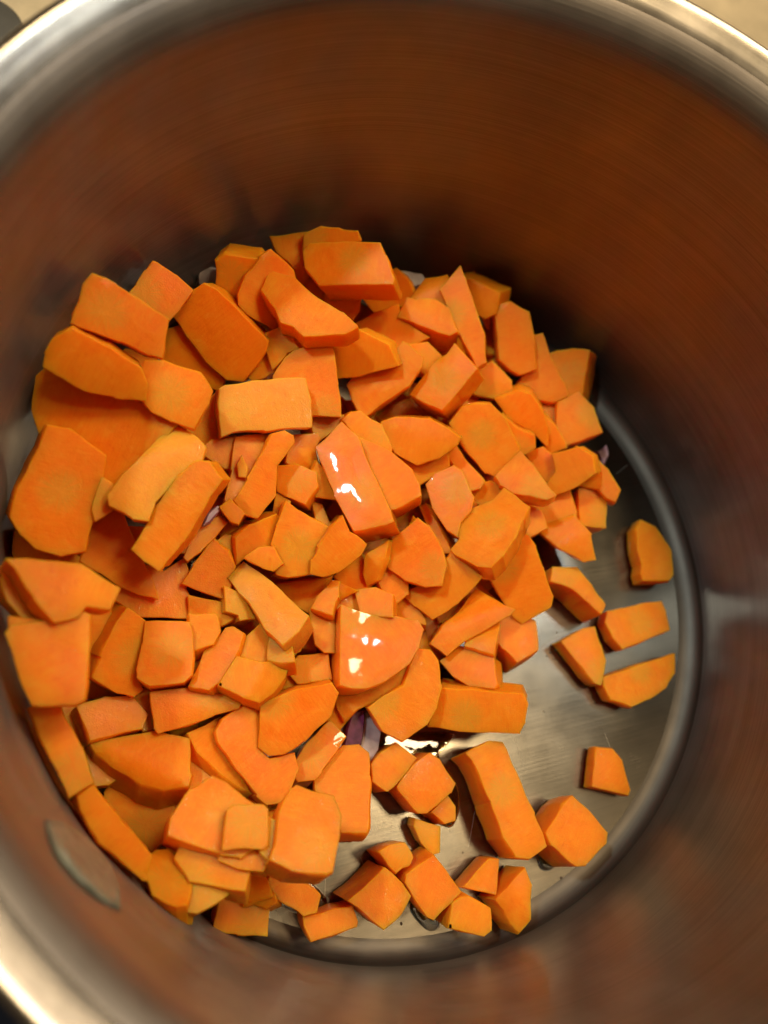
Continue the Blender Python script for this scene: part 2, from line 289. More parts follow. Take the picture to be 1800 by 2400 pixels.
# ------------------------------------------------------------ carrot pieces
PIECES = """# layer|mm|off|flags|poly|label
1|13|0,16|d|88,885 80,965 100,1020 200,1080 262,1136 330,1090 395,1010 440,960 330,930 150,860 110,865|broad rounded carrot slab peeking out below the curved strip at left
3|8|-6,10|d|170,767 205,788 255,815 330,862 345,900 340,940 265,932 190,912 140,885 101,860 107,830 122,797 138,787|curved dark-edged carrot strip lying over the broad slab at upper left
3|13|-2,8|c250,730|217,641 245,652 275,668 303,687 395,748 380,840 350,832 280,800 165,757 172,737 186,705 195,668|pale long carrot block leaning on the wall at the upper-left corner of the pile
2|13|0,10||358,615 372,620 410,648 450,680 420,720 395,748 303,690 320,667 345,635|pointed carrot piece wedged between two long blocks at upper left against the wall
4|12|0,8||405,737 450,683 480,664 510,680 580,750 627,797 622,822 570,893 530,890 483,847 440,790|large smooth slanted carrot slab, upper left, just below the white onion bit
1|12|0,8||395,778 430,768 470,820 520,890 513,915 463,890 383,847|carrot piece half hidden under the lower left edge of the large smooth slab
2|13|4,16|wc400,920|340,845 383,848 467,877 497,917 488,945 455,1003 400,983 360,967 333,933 330,880|carrot block with a pale glistening core corner, left of the yellow-cored rectangle
1|12|0,8|d|283,833 300,823 360,835 350,890 310,880|dark carrot scrap in the crack beside the curved strip
1|12|0,8||425,1000 495,935 515,915 525,1035 485,1045|shaded carrot piece under the left end of the yellow-cored rectangle
1|12|2,10|c540,640|510,617 530,603 600,613 625,640 590,720 560,720 510,677|upright carrot chunk beside the white onion bit at the back
2|6|-3,6|w|635,588 660,613 687,637 700,700 660,767 640,770 580,733 562,713 560,687 577,650 613,603|thin pinkish half-round carrot slice under the glistening half-round slice
4|7|-3,17|wm|613,680 627,647 643,638 693,653 740,697 800,730 833,757 837,767 807,783 713,787 687,763 660,757 643,720|glistening half-round carrot slice on top near the back
1|12|-6,16|w|640,556 733,545 722,575 707,618 690,622 655,590|small cube-cornered carrot block at the very back left of the biggest rectangle
1|12|0,8||720,548 757,537 787,540 797,542 830,542 840,565 715,600|jagged carrot piece topmost in the photo, behind the biggest rectangle
3|13|0,14|c830,610|710,590 727,570 813,567 890,568 903,597 923,650 920,664 747,668 717,630|big smooth rectangular carrot block at the back of the pile
1|12|0,10||850,670 925,633 948,655 968,692 940,713 880,727 850,690|carrot wedge tucked under the right end of the biggest back rectangle
2|14|10,14||767,693 780,682 823,677 845,693 840,725 820,755 763,720|stubby round-ended carrot chunk right of the glistening half-round slice
0|12|0,8|d|660,620 715,640 750,680 765,700 745,710 690,680|shadowed carrot bit in the hollow under the biggest back rectangle
1|12|0,10||820,770 880,740 930,720 935,753 957,767 1000,790 957,810 920,825 860,800|fan-shaped carrot wedge with its point to the left, near the back
3|10|-4,14||813,790 840,773 860,783 910,807 933,857 847,880 790,885 780,813 770,802|amber-tinted carrot slab with a thin skin side, just left of the oily block
2|12|8,14||625,783 667,763 697,817 670,827 640,863 623,813|small tilted carrot cube between the large slab and the quarter slice
1|12|0,8|w|583,877 623,830 637,870 597,890|tiny pinkish carrot corner right of the large smooth slab
1|12|0,8|w|660,770 730,800 740,815 700,825|pinkish carrot sliver showing under the glistening half-round slice
3|7|0,8|wc760,960|640,880 667,840 693,820 753,803 775,807 782,830 792,900 800,976 730,973 640,905|quarter-round carrot slice lying under the corner of the yellow-cored rectangle
4|9|0,10|wyc560,960|512,913 530,903 650,888 715,886 728,940 729,1000 620,1008 545,1014 519,1026 514,960|yellow-cored rectangular carrot piece in the upper middle of the pile
2|13|24,12|g|817,900 830,884 932,858 928,822 943,802 992,840 985,862 955,905 880,955 858,975 845,970 830,940|oily carrot block with two bright glints near the top of the pile
1|12|0,8||963,812 1000,808 1030,835 1000,875 975,850|carrot corner behind the oily block with two glints
3|12|12,18|c1040,890|960,925 1010,860 1047,830 1063,807 1103,847 1118,865 1070,920 1035,960 1007,948|squarish carrot block with a round core knot, right of the oily block
3|11|14,10||1030,680 1080,622 1090,650 1110,715 1135,780 1140,845 1117,860 1080,787 1053,727|long steep carrot wedge standing on end at the back right
2|13|-4,20||935,743 955,697 973,703 1017,703 1050,722 1072,775 1050,785 975,755|short carrot block immediately left of the long steep wedge
1|12|0,10||970,697 1003,658 1045,650 1060,690 1040,715 1018,703|carrot piece against the back wall right of the white onion strip
1|12|0,10||1085,650 1137,678 1163,688 1158,728 1135,740 1100,720|carrot corner sticking out to the right behind the long steep wedge
0|12|0,8||1125,735 1152,728 1143,765|tiny carrot scrap in the gap right of the long steep wedge
3|14|-10,16||1160,733 1165,718 1197,707 1240,733 1250,783 1258,865 1217,878 1195,865 1170,840|tall plump carrot block at the back right against the wall
2|8|-2,8|w|1250,790 1273,784 1287,833 1320,893 1330,925 1297,940 1253,932 1215,905 1235,875|pinkish glistening carrot slice right of the tall plump block
1|12|0,8||1290,833 1313,827 1340,823 1377,827 1367,870 1363,907 1355,935 1330,937 1310,890|narrow-waisted carrot piece touching the wall at right
1|13|-6,12||1313,947 1355,925 1387,960 1408,1010 1330,1038 1308,1010|large carrot chunk resting on the steel left of the purple onion scrap
2|13|-4,8||1163,937 1220,917 1243,927 1270,963 1283,1000 1280,1043 1253,1017 1193,980|sloping carrot block just below the pinkish slice on the right slope
1|12|-5,14||1123,867 1153,853 1193,893 1197,917 1160,930 1115,920|carrot piece under the tall plump block, left side
0|12|0,8|d|1262,947 1315,948 1305,995 1280,975|dark little carrot wedge beneath the pinkish slice
1|10|0,8||1265,960 1303,1007 1325,1045 1285,1058 1275,1010|thin carrot strip pointing down to the steel right of the sloping block
3|14|-10,10|mc1130,1020|1052,993 1082,955 1113,946 1153,949 1180,975 1218,1053 1195,1095 1165,1118 1140,1108 1100,1065|big five-sided carrot block, brightest one right of centre
2|12|0,8||1180,973 1210,1003 1250,1023 1252,1047 1233,1063 1200,1050|carrot piece squeezed behind the big five-sided block, on its right
3|8|-4,8|g|1160,1115 1220,1057 1253,1093 1280,1133 1303,1160 1280,1170 1237,1160 1203,1154 1173,1133|translucent orange carrot slice leaning against the big five-sided block
2|11|0,8||1233,1063 1273,1050 1303,1073 1310,1107 1290,1140 1253,1093|amber carrot piece between the translucent slice and the right rim of the pile
2|11|0,10||1295,1067 1357,1050 1387,1070 1393,1107 1353,1137 1280,1170 1285,1130 1305,1105|flat carrot block at the right edge pointing at the purple onion
1|12|-4,10||1357,1052 1380,1063 1420,1103 1450,1145 1437,1170 1417,1160 1400,1140 1357,1133 1340,1090|diagonal carrot stick sloping onto the steel below the purple onion scrap
0|13|-14,24|w|1360,1150 1403,1150 1417,1168 1417,1232 1363,1226|carrot cube with a glistening lower edge at the right edge of the pile
0|13|0,8||1225,1165 1280,1173 1330,1150 1343,1193 1345,1222 1275,1235 1240,1200|carrot block left of the cube with the glistening edge
1|12|-6,14||1262,1240 1327,1220 1347,1214 1380,1255 1392,1308 1365,1312 1315,1280|triangular carrot wedge pointing right on the steel, cut side dark
1|9|0,8||1215,1190 1237,1188 1265,1200 1277,1235 1240,1253 1205,1257|carrot piece joining the triangular wedge to the rectangular oily slab
2|12|-12,20|g|1000,1137 1020,1112 1062,1094 1082,1103 1108,1165 1103,1195 1078,1222 1072,1256 1050,1240 1015,1185|oily upright carrot bar with a bright droplet at its foot, right of centre
3|10|-4,14|gc1150,1230|1180,1143 1240,1187 1227,1217 1207,1260 1177,1303 1153,1328 1117,1326 1067,1300 1057,1288 1077,1260 1080,1223 1103,1193 1153,1173|rectangular oily carrot slab with fibrous lower end, right of centre
1|8|0,8|w|1103,1147 1147,1133 1170,1143 1165,1165 1127,1180 1110,1167|small frilled carrot bit above the rectangular oily slab
2|13|-14,4|wc1180,1330|1207,1262 1238,1258 1255,1285 1293,1395 1290,1420 1225,1460 1200,1440 1140,1340 1177,1307|large carrot block with starburst core at the lower right of the pile
3|13|0,10|c1020,1330|980,1213 1005,1233 1033,1283 1045,1325 1035,1371 995,1376 950,1358 913,1333 903,1303 917,1267|dome-shaped dark orange carrot wedge below centre right
2|13|8,10||945,1390 990,1370 1050,1310 1060,1290 1113,1333 1128,1355 1070,1412 1015,1450 975,1420|square-ended carrot block poking out beneath the dome-shaped wedge
1|12|0,8|w|985,1190 1000,1185 1045,1270 1055,1290 1035,1290 1005,1235|glossy pink-orange carrot sliver left of the oily upright bar
3|14|4,30|gc850,1150|742,1050 800,990 838,1023 883,1133 925,1222 905,1230 828,1243 783,1160|long shiny central carrot block speckled with droplets
2|13|0,10||828,967 845,965 893,1000 917,1045 915,1065 860,1040 805,985|carrot piece behind the upper end of the long shiny central block
2|13|0,30|w|840,1023 913,1057 960,1100 980,1133 985,1160 930,1190 905,1195 880,1123|step-cut carrot block hugging the right side of the long central block
1|12|0,8||728,976 800,976 800,990 745,1032|shaded carrot corner above the long shiny central block
3|12|-4,10|g|893,990 930,977 950,979 1003,982 1047,1003 1080,1027 1073,1041 1030,1072 977,1090 927,1062 900,1010|boat-shaped wet carrot wedge above and right of centre
1|12|0,8|w|920,1065 977,1090 1045,1065 1048,1092 985,1132 955,1105|pinkish carrot piece under the boat-shaped wedge
1|12|0,8||1047,1060 1070,1045 1087,1077 1130,1123 1120,1140 1100,1143 1075,1100|dark carrot strip beneath the left side of the big five-sided block
1|12|0,8||483,1047 500,1035 550,1027 547,1093 523,1090 483,1066|pale carrot corner under the yellow-cored rectangle's lower left
2|9|-6,8|w|553,1027 625,1018 632,1040 600,1100 570,1160 540,1190 528,1165 545,1100|narrow upright carrot strip below the yellow-cored rectangle
3|5|-2,4|w|567,1067 580,1097 577,1120 560,1117 556,1090|frayed pale carrot shaving on the narrow upright strip
3|12|-4,10||637,1017 667,1010 687,1020 690,1040 647,1093 647,1160 605,1215 577,1207 548,1170 580,1120 607,1073|long crooked carrot stick slanting down left of centre
1|12|0,8|w|680,1027 740,1020 745,1033 733,1053 745,1095 693,1095 677,1080|ridged carrot chunk right of the long crooked stick's top
2|13|4,26|c700,1120|650,1093 693,1090 740,1107 742,1140 715,1180 670,1160 652,1150|carrot cube with three visible faces left of the dark central hollow
1|11|0,8||650,1165 675,1180 655,1220 643,1200|small carrot corner below the three-faced cube
1|11|0,8||743,1085 760,1113 785,1167 743,1160 735,1110|reddish carrot sliver left of the long shiny central block
0|10|0,6|wm|735,1180 757,1190 780,1240 745,1220|amber bit at the bottom of the dark central hollow
3|13|0,18|gc700,1280|670,1173 700,1197 767,1233 770,1243 747,1283 730,1317 733,1345 680,1352 647,1345 655,1320 637,1277 650,1233|wet heart-shaped carrot chunk left of centre below the dark hollow
3|13|-2,12|g|803,1210 820,1247 860,1277 847,1300 793,1340 757,1352 727,1345 730,1310 747,1283 773,1240|wet lobed carrot chunk right of the heart-shaped one
4|11|-2,12||607,1283 640,1280 663,1320 640,1338 613,1330 570,1308 577,1303|small light carrot block at the left foot of the heart-shaped chunk
2|13|0,10||587,1233 647,1207 655,1220 640,1277 603,1283 557,1323 553,1260|dark orange carrot slab left of the heart-shaped chunk
4|11|10,16|wy|532,1356 573,1317 640,1367 722,1443 700,1480 662,1510 622,1475 590,1420|long yellowish carrot bar slanting down to the right, left of centre
2|9|0,8||880,1290 911,1267 900,1310 885,1357 860,1370 853,1340 857,1300|thin upright carrot slice below the long shiny central block
1|12|0,8||787,1350 845,1302 860,1355 852,1385 820,1378|carrot corner below the wet lobed chunk
1|12|0,8||887,1353 892,1318 950,1360 950,1390 925,1412 903,1390|carrot chunk in shade under the dome-shaped wedge's left side
1|12|0,8|d|970,1215 995,1245 985,1265 960,1240|small dark carrot piece above the dome-shaped wedge
3|13|0,14|mc140,1150|110,998 167,1007 200,1030 247,1070 243,1105 230,1153 220,1213 200,1290 143,1302 83,1285 53,1255 24,1208 33,1167 67,1097 93,1047|largest carrot slab of all, rough left edge against the left wall
3|12|8,18|wy|405,992 463,1027 482,1050 470,1090 415,1115 365,1180 350,1220 310,1215 255,1185 252,1160 285,1115 353,1047|upper of two parallel slanted carrot bars in the left half
4|11|18,14||420,1113 457,1080 488,1082 522,1125 495,1160 430,1270 375,1338 340,1315 307,1287 345,1225 370,1180|lower of two parallel slanted carrot bars, overlapping the other
2|11|-4,10||213,1227 273,1191 290,1207 313,1273 350,1343 370,1403 317,1387 277,1370 233,1340 190,1313 203,1270|drooping carrot slab under the foot of the lower slanted bar
1|12|0,12|w|277,1375 340,1330 380,1345 427,1312 437,1340 425,1380 445,1405 440,1445 330,1440 273,1405|broad carrot piece just above the two side-by-side squarish blocks
3|9|-4,10|w|15,1310 70,1310 193,1323 280,1380 257,1430 200,1420 185,1445 127,1458 80,1400 37,1333|flat triangular carrot sheet with its tip touching the left wall
0|12|0,8|d|10,1330 37,1335 80,1400 125,1458 60,1455 25,1410 6,1360|dim carrot piece against the left wall below the triangular sheet
1|11|0,8||40,1250 80,1262 190,1310 190,1328 50,1312 36,1300|pale carrot edge between the largest slab and the triangular sheet
1|12|0,8|d|238,1123 263,1140 260,1190 225,1215 220,1190|shadowed carrot bit between the largest slab and the upper slanted bar
1|12|0,8|w|300,1237 335,1240 325,1275 307,1275|pinkish carrot scrap under the upper slanted bar's foot
2|7|-2,8|w|513,1210 530,1227 500,1260 473,1290 443,1313 433,1303 450,1260 473,1233|frayed glistening carrot sliver beside the purple onion strip
2|10|-2,8||517,1187 540,1170 572,1205 558,1226 540,1220|tiny carrot stick above the frayed glistening sliver
2|13|-6,22|w|500,1262 512,1278 535,1295 550,1330 540,1370 530,1400 500,1395 428,1368 455,1325|tilted carrot cube with a sugary-looking top, left of the yellowish bar
1|12|0,8||515,1270 530,1258 555,1262 558,1330 540,1320|reddish carrot corner right of the tilted sugary-looking cube
0|12|0,8|w|530,1227 593,1223 560,1262 523,1260|pink carrot wedge deep below the crooked stick
2|11|-2,12|d|13,1487 30,1465 130,1455 193,1435 210,1443 207,1530 200,1593 197,1638 175,1650 75,1650 50,1597 27,1515|wide dark carrot square against the left wall below the triangular sheet
1|10|0,6|d|28,1445 120,1452 135,1468 28,1478|dark carrot edge showing above the wide dark square
1|11|0,8||195,1420 250,1430 262,1450 235,1500 217,1533 200,1533|upright carrot strip right of the wide dark square
0|8|0,6||265,1405 285,1425 258,1440|little yellowish carrot tip in the gap above the left squarish block
2|13|-10,6|c310,1540|300,1427 340,1457 333,1513 320,1580 335,1612 312,1630 273,1622 218,1588 238,1540 268,1470|left one of two side-by-side squarish carrot blocks
3|13|2,14|c400,1520|340,1457 370,1455 443,1458 453,1490 450,1580 433,1598 353,1607 322,1585 320,1570 333,1507|right one of two side-by-side squarish carrot blocks
2|12|0,10||447,1440 507,1440 513,1480 500,1506 457,1520 450,1490|small carrot cube right of the two squarish blocks
1|12|0,8|d|450,1525 490,1518 470,1560 450,1585|shadowed carrot scrap beneath the small cube at left
1|11|0,8|w|447,1400 530,1418 565,1440 515,1462 450,1442|pink glistening carrot piece above the small cube
3|9|4,10||527,1473 547,1468 570,1483 558,1525 548,1545 512,1598 490,1615 440,1607 457,1575 480,1523 505,1500|leaf-like carrot strip with a pale stripe, lower left of centre
3|10|-2,8||608,1463 632,1487 627,1560 600,1560 560,1540 555,1525 575,1495|smooth carrot corner just under the yellowish bar, left part
3|9|0,8||632,1480 682,1508 692,1550 660,1552 627,1546|torn flat carrot tab hanging below the yellowish bar
3|10|-4,10||557,1538 610,1552 680,1553 665,1590 640,1622 607,1645 570,1633 511,1606|dark orange carrot slab lying under the torn tab
2|11|0,8||527,1375 565,1392 597,1448 563,1452 560,1440 533,1430|carrot piece peeping out on the left under the yellowish bar
1|11|0,8||722,1450 710,1500 700,1522 688,1535 665,1500|pale carrot edge right below the tip of the yellowish bar
3|10|0,8||777,1362 797,1362 793,1400 780,1440 730,1425 745,1395|upper of two stacked narrow carrot pieces left of the wet quarter slice
2|12|-2,10||727,1428 782,1440 785,1527 760,1524 738,1505 735,1477|lower of two stacked narrow carrot pieces left of the wet quarter slice
1|12|0,8|d|650,1370 765,1360 745,1400 720,1430 693,1413|shaded carrot piece below the heart-shaped chunk
0|12|0,8|d|715,1445 738,1480 740,1518 705,1512|dark carrot face deep left of the two stacked narrow pieces
2|12|2,14||685,1552 700,1540 767,1530 773,1590 700,1600 682,1580|small shadow-lined carrot block under the wet quarter slice's left edge
1|12|0,8|d|673,1573 697,1610 650,1615 655,1595|tiny dark carrot wedge left of the shadow-lined block
1|12|0,8|w|780,1400 840,1388 858,1430 793,1425|reddish carrot corner behind the wet quarter slice, left
1|12|0,10||838,1387 880,1383 913,1397 917,1443 850,1437|rounded carrot piece behind the wet quarter slice, middle
1|12|0,8|w|790,1368 835,1385 790,1405|small carrot tip between the narrow pieces and the rounded piece
0|12|0,8|w|917,1410 947,1400 990,1445 993,1462 920,1447|reddish carrot chunk behind the wet quarter slice, right
4|13|-14,6|gn0.09,-0.02c830,1450|800,1420 863,1440 910,1445 977,1453 993,1477 980,1520 957,1557 910,1593 863,1612 827,1612 797,1605|large wet quarter-round carrot slice with two white highlights, centre bottom of pile
2|12|0,8|w|787,1618 870,1610 965,1555 955,1600 885,1640 843,1660 808,1690 792,1655|carrot piece sticking out below the wet quarter slice
1|12|0,8|w|775,1640 833,1665 795,1707 770,1703|small carrot corner above the dark onion strip
3|10|-2,10|wc900,1650|977,1520 1007,1523 1027,1550 1035,1607 1025,1657 1000,1697 943,1737 900,1715 863,1657 907,1627 947,1607 960,1567|cupped carrot wedge reaching down over the oil pool
0|13|0,-10|wc1090,1675|1037,1615 1220,1628 1230,1650 1223,1693 1213,1715 1080,1710 1010,1702 1020,1660|carrot bar with a dark ringed core, lying across the lower right edge of the pile
0|13|-6,10|d|1037,1550 1080,1520 1150,1533 1160,1600 1153,1608 1100,1602 1067,1582|brown-shaded carrot wedge just above the bar with a ringed core
3|10|-4,10|g|1115,1382 1207,1430 1193,1443 1087,1503 1047,1537 1007,1508 1037,1470 1080,1427|shiny pointed carrot flap slanting toward lower left, bottom right of pile
1|9|0,8|g|1100,1490 1167,1460 1153,1528 1095,1512|translucent amber carrot scrap under the shiny pointed flap
1|12|-10,38||1178,1455 1210,1440 1250,1460 1256,1520 1213,1545 1185,1515 1172,1500|two-faced carrot block at the lower right edge beside open steel
0|12|2,26|f|1296,1328 1352,1327 1388,1370 1421,1417 1410,1440 1370,1405 1340,1380 1290,1362|loose carrot block with a ragged hollow side, nearest the pile on the right steel
0|6|-5,5|fw|1504,1216 1536,1233 1562,1269 1576,1291 1580,1348 1569,1360 1507,1362 1502,1345 1504,1320 1495,1294 1491,1240|loose pointed carrot piece farthest right, nearest the wall, on its own
0|6|-6,6|fwc1500,1460|1424,1432 1504,1414 1551,1408 1562,1435 1571,1477 1460,1522 1435,1495 1417,1457|loose rectangular carrot tile just below the bright wall reflection
0|6|-8,3|fw|1313,1503 1366,1472 1395,1468 1410,1508 1422,1547 1410,1608 1395,1602|loose triangular carrot tile pointing down, left of the half-moon
0|6|-5,5|fwc1500,1570|1413,1587 1471,1569 1582,1531 1583,1576 1562,1612 1525,1639 1482,1657 1431,1640 1415,1609|loose half-moon carrot slice on the right steel
0|14|-16,6|fc1180,1850|1090,1765 1147,1736 1180,1740 1210,1807 1255,1907 1282,1985 1240,2013 1207,2008 1180,1965 1150,1880 1108,1785|long thick loose carrot bar lying on bare steel, lower right
0|13|-6,4|fw|1342,1863 1387,1907 1425,1950 1422,1977 1373,2030 1352,2033 1293,1983 1277,1953 1318,1887|loose carrot cube touching the lower end of the long bar on its right
0|5|-4,2|f|1397,1750 1438,1756 1459,1781 1478,1853 1475,1866 1387,1843 1393,1794|small loose carrot trapezoid alone at the right, above the cube
0|9|-4,3|fw|1082,2080 1147,2010 1172,2013 1163,2098|small loose carrot triangle just below the long bar
0|12|-3,0|f|1160,2110 1232,2032 1247,2073 1245,2158 1217,2190 1197,2168 1182,2137|loose kite-shaped carrot piece, lowest at the right of the scattered ones
0|13|-6,-4|f|1060,2117 1083,2100 1100,2100 1150,2130 1153,2183 1137,2195 1050,2177|loose carrot cube near the bottom wall between the square and the kite
0|13|-5,4|fw|1017,2003 1053,2050 1083,2093 1063,2113 1017,2160 1000,2150 972,2107 949,2070 950,2050|right one of two touching carrot squares near the bottom
0|13|-5,-5|fw|815,2113 903,2032 947,2073 966,2103 940,2147 900,2181 868,2155 835,2128|left one of two touching carrot squares near the bottom
0|13|-8,0|f|885,1997 917,1980 950,1972 970,2007 960,2030 945,2037 930,2050 905,2025|small stepped carrot cube above the two touching squares
0|6|-4,4|fw|972,1918 1033,1937 1032,1998 1012,2003 989,1980 969,1937|thin loose carrot triangle under the diamond-shaped piece
0|8|-4,4|fw|1010,1905 1050,1863 1070,1890 1067,1923 1043,1931|amber translucent carrot bit in the oil under the diamond-shaped piece
1|13|-7,3|fw|1007,1762 1030,1777 1068,1837 1058,1860 1002,1908 982,1908 933,1853 929,1843 970,1790|diamond-shaped loose carrot square beside the oil pool
0|13|-6,3|f|870,1790 890,1765 927,1739 977,1777 935,1835 907,1856 872,1830|loose carrot block left of the diamond-shaped one, near the onion slices
0|10|-3,-4|fw|709,2150 827,2120 840,2160 837,2173 729,2211 712,2173|small loose carrot bar lowest in the photo, on the seam of the pot base
0|13|-14,4|f|645,2023 663,2030 753,2100 743,2140 712,2148 642,2100 625,2070|loose carrot block left of the small lowest bar, edge glinting
0|13|0,-8|f|515,2103 580,2115 632,2130 627,2195 555,2193 498,2185|carrot cube at the bottom left standing clear against the wall
1|11|0,6|w|575,2053 612,2047 633,2096 575,2112 565,2085|squat carrot piece above the bottom left cube
0|10|0,6|d|580,2112 635,2098 641,2115 620,2124|dark carrot sliver beneath the squat piece
2|13|-4,10||367,1993 393,1990 417,2017 450,2060 437,2118 407,2122 357,2092 343,2047 352,2007|smooth bulging carrot lobe at the bottom left
1|12|0,8||450,2050 530,2075 538,2090 503,2113 467,2133 440,2130 437,2110|wrinkled round carrot lobe right of the smooth bulging one
1|12|0,8|w|427,1990 500,2000 580,2040 567,2085 533,2080 450,2060 415,2013|long carrot bar crossing below the large faceted block at lower left
2|14|4,18|wc520,1900|500,1820 530,1835 575,1875 600,1890 600,1985 560,2010 517,1998 395,1958 403,1917 450,1850|large faceted carrot block carrying a darker cube, lower left
4|11|-6,10|d|533,1900 548,1888 618,1886 628,1900 628,1978 618,1990 522,1992|dark orange cube sitting on the large faceted carrot block
1|12|0,10|w|520,2000 610,1995 628,1985 630,2005 612,2040 560,2032 517,2017|carrot lip protruding below the dark orange cube
1|12|0,8||615,1908 667,1940 650,1975 630,2012 612,1990|pointed carrot corner right of the dark orange cube
2|13|-4,10|dwc740,1990|683,1850 697,1843 783,1870 797,1913 795,1955 778,2040 762,2045 680,2038 635,2015 650,1977 657,1913|big dark reddish carrot slab with a glistening right side, bottom middle
1|14|0,10||743,1830 783,1780 803,1755 840,1752 861,1770 862,1820 861,1935 855,1945 800,1943 795,1913 783,1873 745,1853|tall carrot block standing right of the dark reddish slab
4|12|0,10||610,1650 697,1617 778,1602 793,1623 773,1680 713,1737 667,1768 630,1770 607,1750 609,1693|big fan-shaped carrot slab left of the onion strips
2|12|0,8|g|773,1690 810,1728 790,1755 755,1805 737,1824 700,1832 683,1800 720,1745|wet carrot wedge hanging under the big fan-shaped slab
3|13|-6,8||545,1670 580,1648 608,1655 607,1757 630,1778 690,1765 700,1800 684,1845 675,1880 623,1885 600,1865 560,1808 512,1740 507,1715 525,1685|long bulky carrot block left of the big fan-shaped slab
2|11|-4,8|d|443,1720 520,1680 510,1725 555,1805 590,1860 560,1845 513,1808 467,1763|darker carrot strip along the left side of the long curved block
3|10|0,8|w|353,1622 440,1613 500,1620 568,1643 558,1663 500,1676 455,1694 372,1718 362,1708|tapered carrot slab below the two squarish blocks
3|13|-4,10||207,1740 367,1713 400,1723 443,1730 447,1813 440,1842 383,1850 333,1838 257,1793 225,1765|broad quarter-round carrot piece in the lower left
1|10|0,8|w|440,1733 467,1760 512,1808 490,1824 435,1866 418,1852 440,1830|crumbly glistening carrot edge right of the broad quarter-round piece
2|12|-6,8|w|180,1653 247,1637 310,1633 345,1675 333,1705 297,1712 213,1735 200,1690|pale-streaked carrot block above the broad quarter-round piece
1|9|0,8|w|343,1617 356,1628 362,1703 335,1708 340,1673 307,1645|pink carrot flake left of the tapered slab
0|12|0,8|d|143,1650 180,1655 202,1700 214,1800 195,1770 165,1700|dark carrot strip right of the leaning bar at the left wall
0|12|0,8|wd|205,1743 233,1760 277,1817 250,1833 222,1838 213,1790|brownish moist carrot piece under the broad quarter-round piece
2|10|-6,6|d|65,1663 123,1630 143,1663 187,1747 220,1831 160,1864 137,1810 113,1760|straight carrot bar leaning along the left wall, lower left
2|12|-8,6||183,1870 223,1840 253,1883 283,1923 353,2003 343,2043 345,2066 330,2062 233,1970 190,1900|long curved carrot strip along the wall at lower left
1|12|0,14||250,1862 280,1817 333,1843 393,1853 406,1877 402,1900 383,1945 385,1962 353,1990 283,1920 250,1873|plump carrot chunk inside the curved strip at lower left
0|11|0,8||385,1960 425,1983 415,2012 397,1995|little carrot corner under the large faceted block's left tip
0|11|0,8|w|527,1825 560,1830 612,1900 655,1890 655,1925 600,1925|pinkish moist carrot scrap behind the large faceted block"""
CTRL = [(10, 1340, 2.9), (40, 1100, 3.2), (90, 900, 3.3), (217, 660, 3.6), (358, 640, 3.0), (520, 640, 2.6), (700, 600, 2.9), (890, 620, 2.6),
        (1080, 700, 2.2), (1200, 780, 2.0), (1350, 880, 1.7), (1400, 1000, 1.2), (1400, 1120, 1.2), (1330, 1240, 1.2), (1230, 1420, 1.3),
        (1150, 1560, 1.3), (1000, 1600, 1.6), (850, 1700, 1.4), (800, 1880, 1.4), (620, 1900, 1.8), (500, 2000, 1.6), (400, 2080, 1.3), (260, 1950, 1.2),
        (160, 1750, 2.2), (100, 1600, 2.7), (300, 1500, 2.8), (300, 1250, 3.2), (300, 950, 3.4), (550, 900, 3.4), (800, 900, 3.3), (1000, 900, 2.9),
        (800, 1150, 3.2), (550, 1200, 3.2), (1050, 1100, 2.7), (1200, 1050, 2.2), (1000, 1300, 2.3), (800, 1450, 2.3), (550, 1500, 2.6), (400, 1750, 2.1), (620, 1700, 2.0)]
CT = np.array(CTRL, float)
def zbase(p):
    d2 = ((CT[:, :2] - np.asarray(p)) ** 2).sum(1) + 400.
    w = 1 / d2 ** 1.5; return float((w * CT[:, 2]).sum() / w.sum())
def inside(PX, poly):
    x, y = PX[:, 0], PX[:, 1]; r = np.zeros(len(PX), bool); n = len(poly)
    for i in range(n):
        x1, y1 = poly[i]; x2, y2 = poly[(i + 1) % n]
        c = (y1 > y) != (y2 > y)
        with np.errstate(divide='ignore', invalid='ignore'):
            r ^= c & (x < (x2 - x1) * (y - y1) / (y2 - y1 + 1e-12) + x1)
    return r
G = 6
GW, GH = 300, 400
ZM = np.zeros((GH, GW))
def centroid(P):
    P = np.asarray(P, float); x, y = P[:, 0], P[:, 1]; x2, y2 = np.roll(x, -1), np.roll(y, -1)
    k = x * y2 - x2 * y; a = k.sum() / 2
    return np.array([((x + x2) * k).sum() / (6 * a), ((y + y2) * k).sum() / (6 * a)])
def solve_normal(c, z, t, off):
    X = at_z(c, z)
    def disp(n2):
        nz = math.sqrt(max(0.05, 1 - n2 @ n2)); n = np.array([n2[0], n2[1], nz])
        return proj(X - n * t)[0] - proj(X)[0]
    lvl = disp(np.zeros(2))
    n2 = np.zeros(2)
    tgt = np.array(off, float)
    for _ in range(12):
        e = tgt - disp(n2)
        J = np.stack([(disp(n2 + np.eye(2)[i] * 1e-4) - disp(n2)) / 1e-4 for i in range(2)], 1)
        n2 = n2 + np.linalg.solve(J, e)
        l = np.linalg.norm(n2)
        if l > 0.6: n2 *= 0.6 / l
    return n2
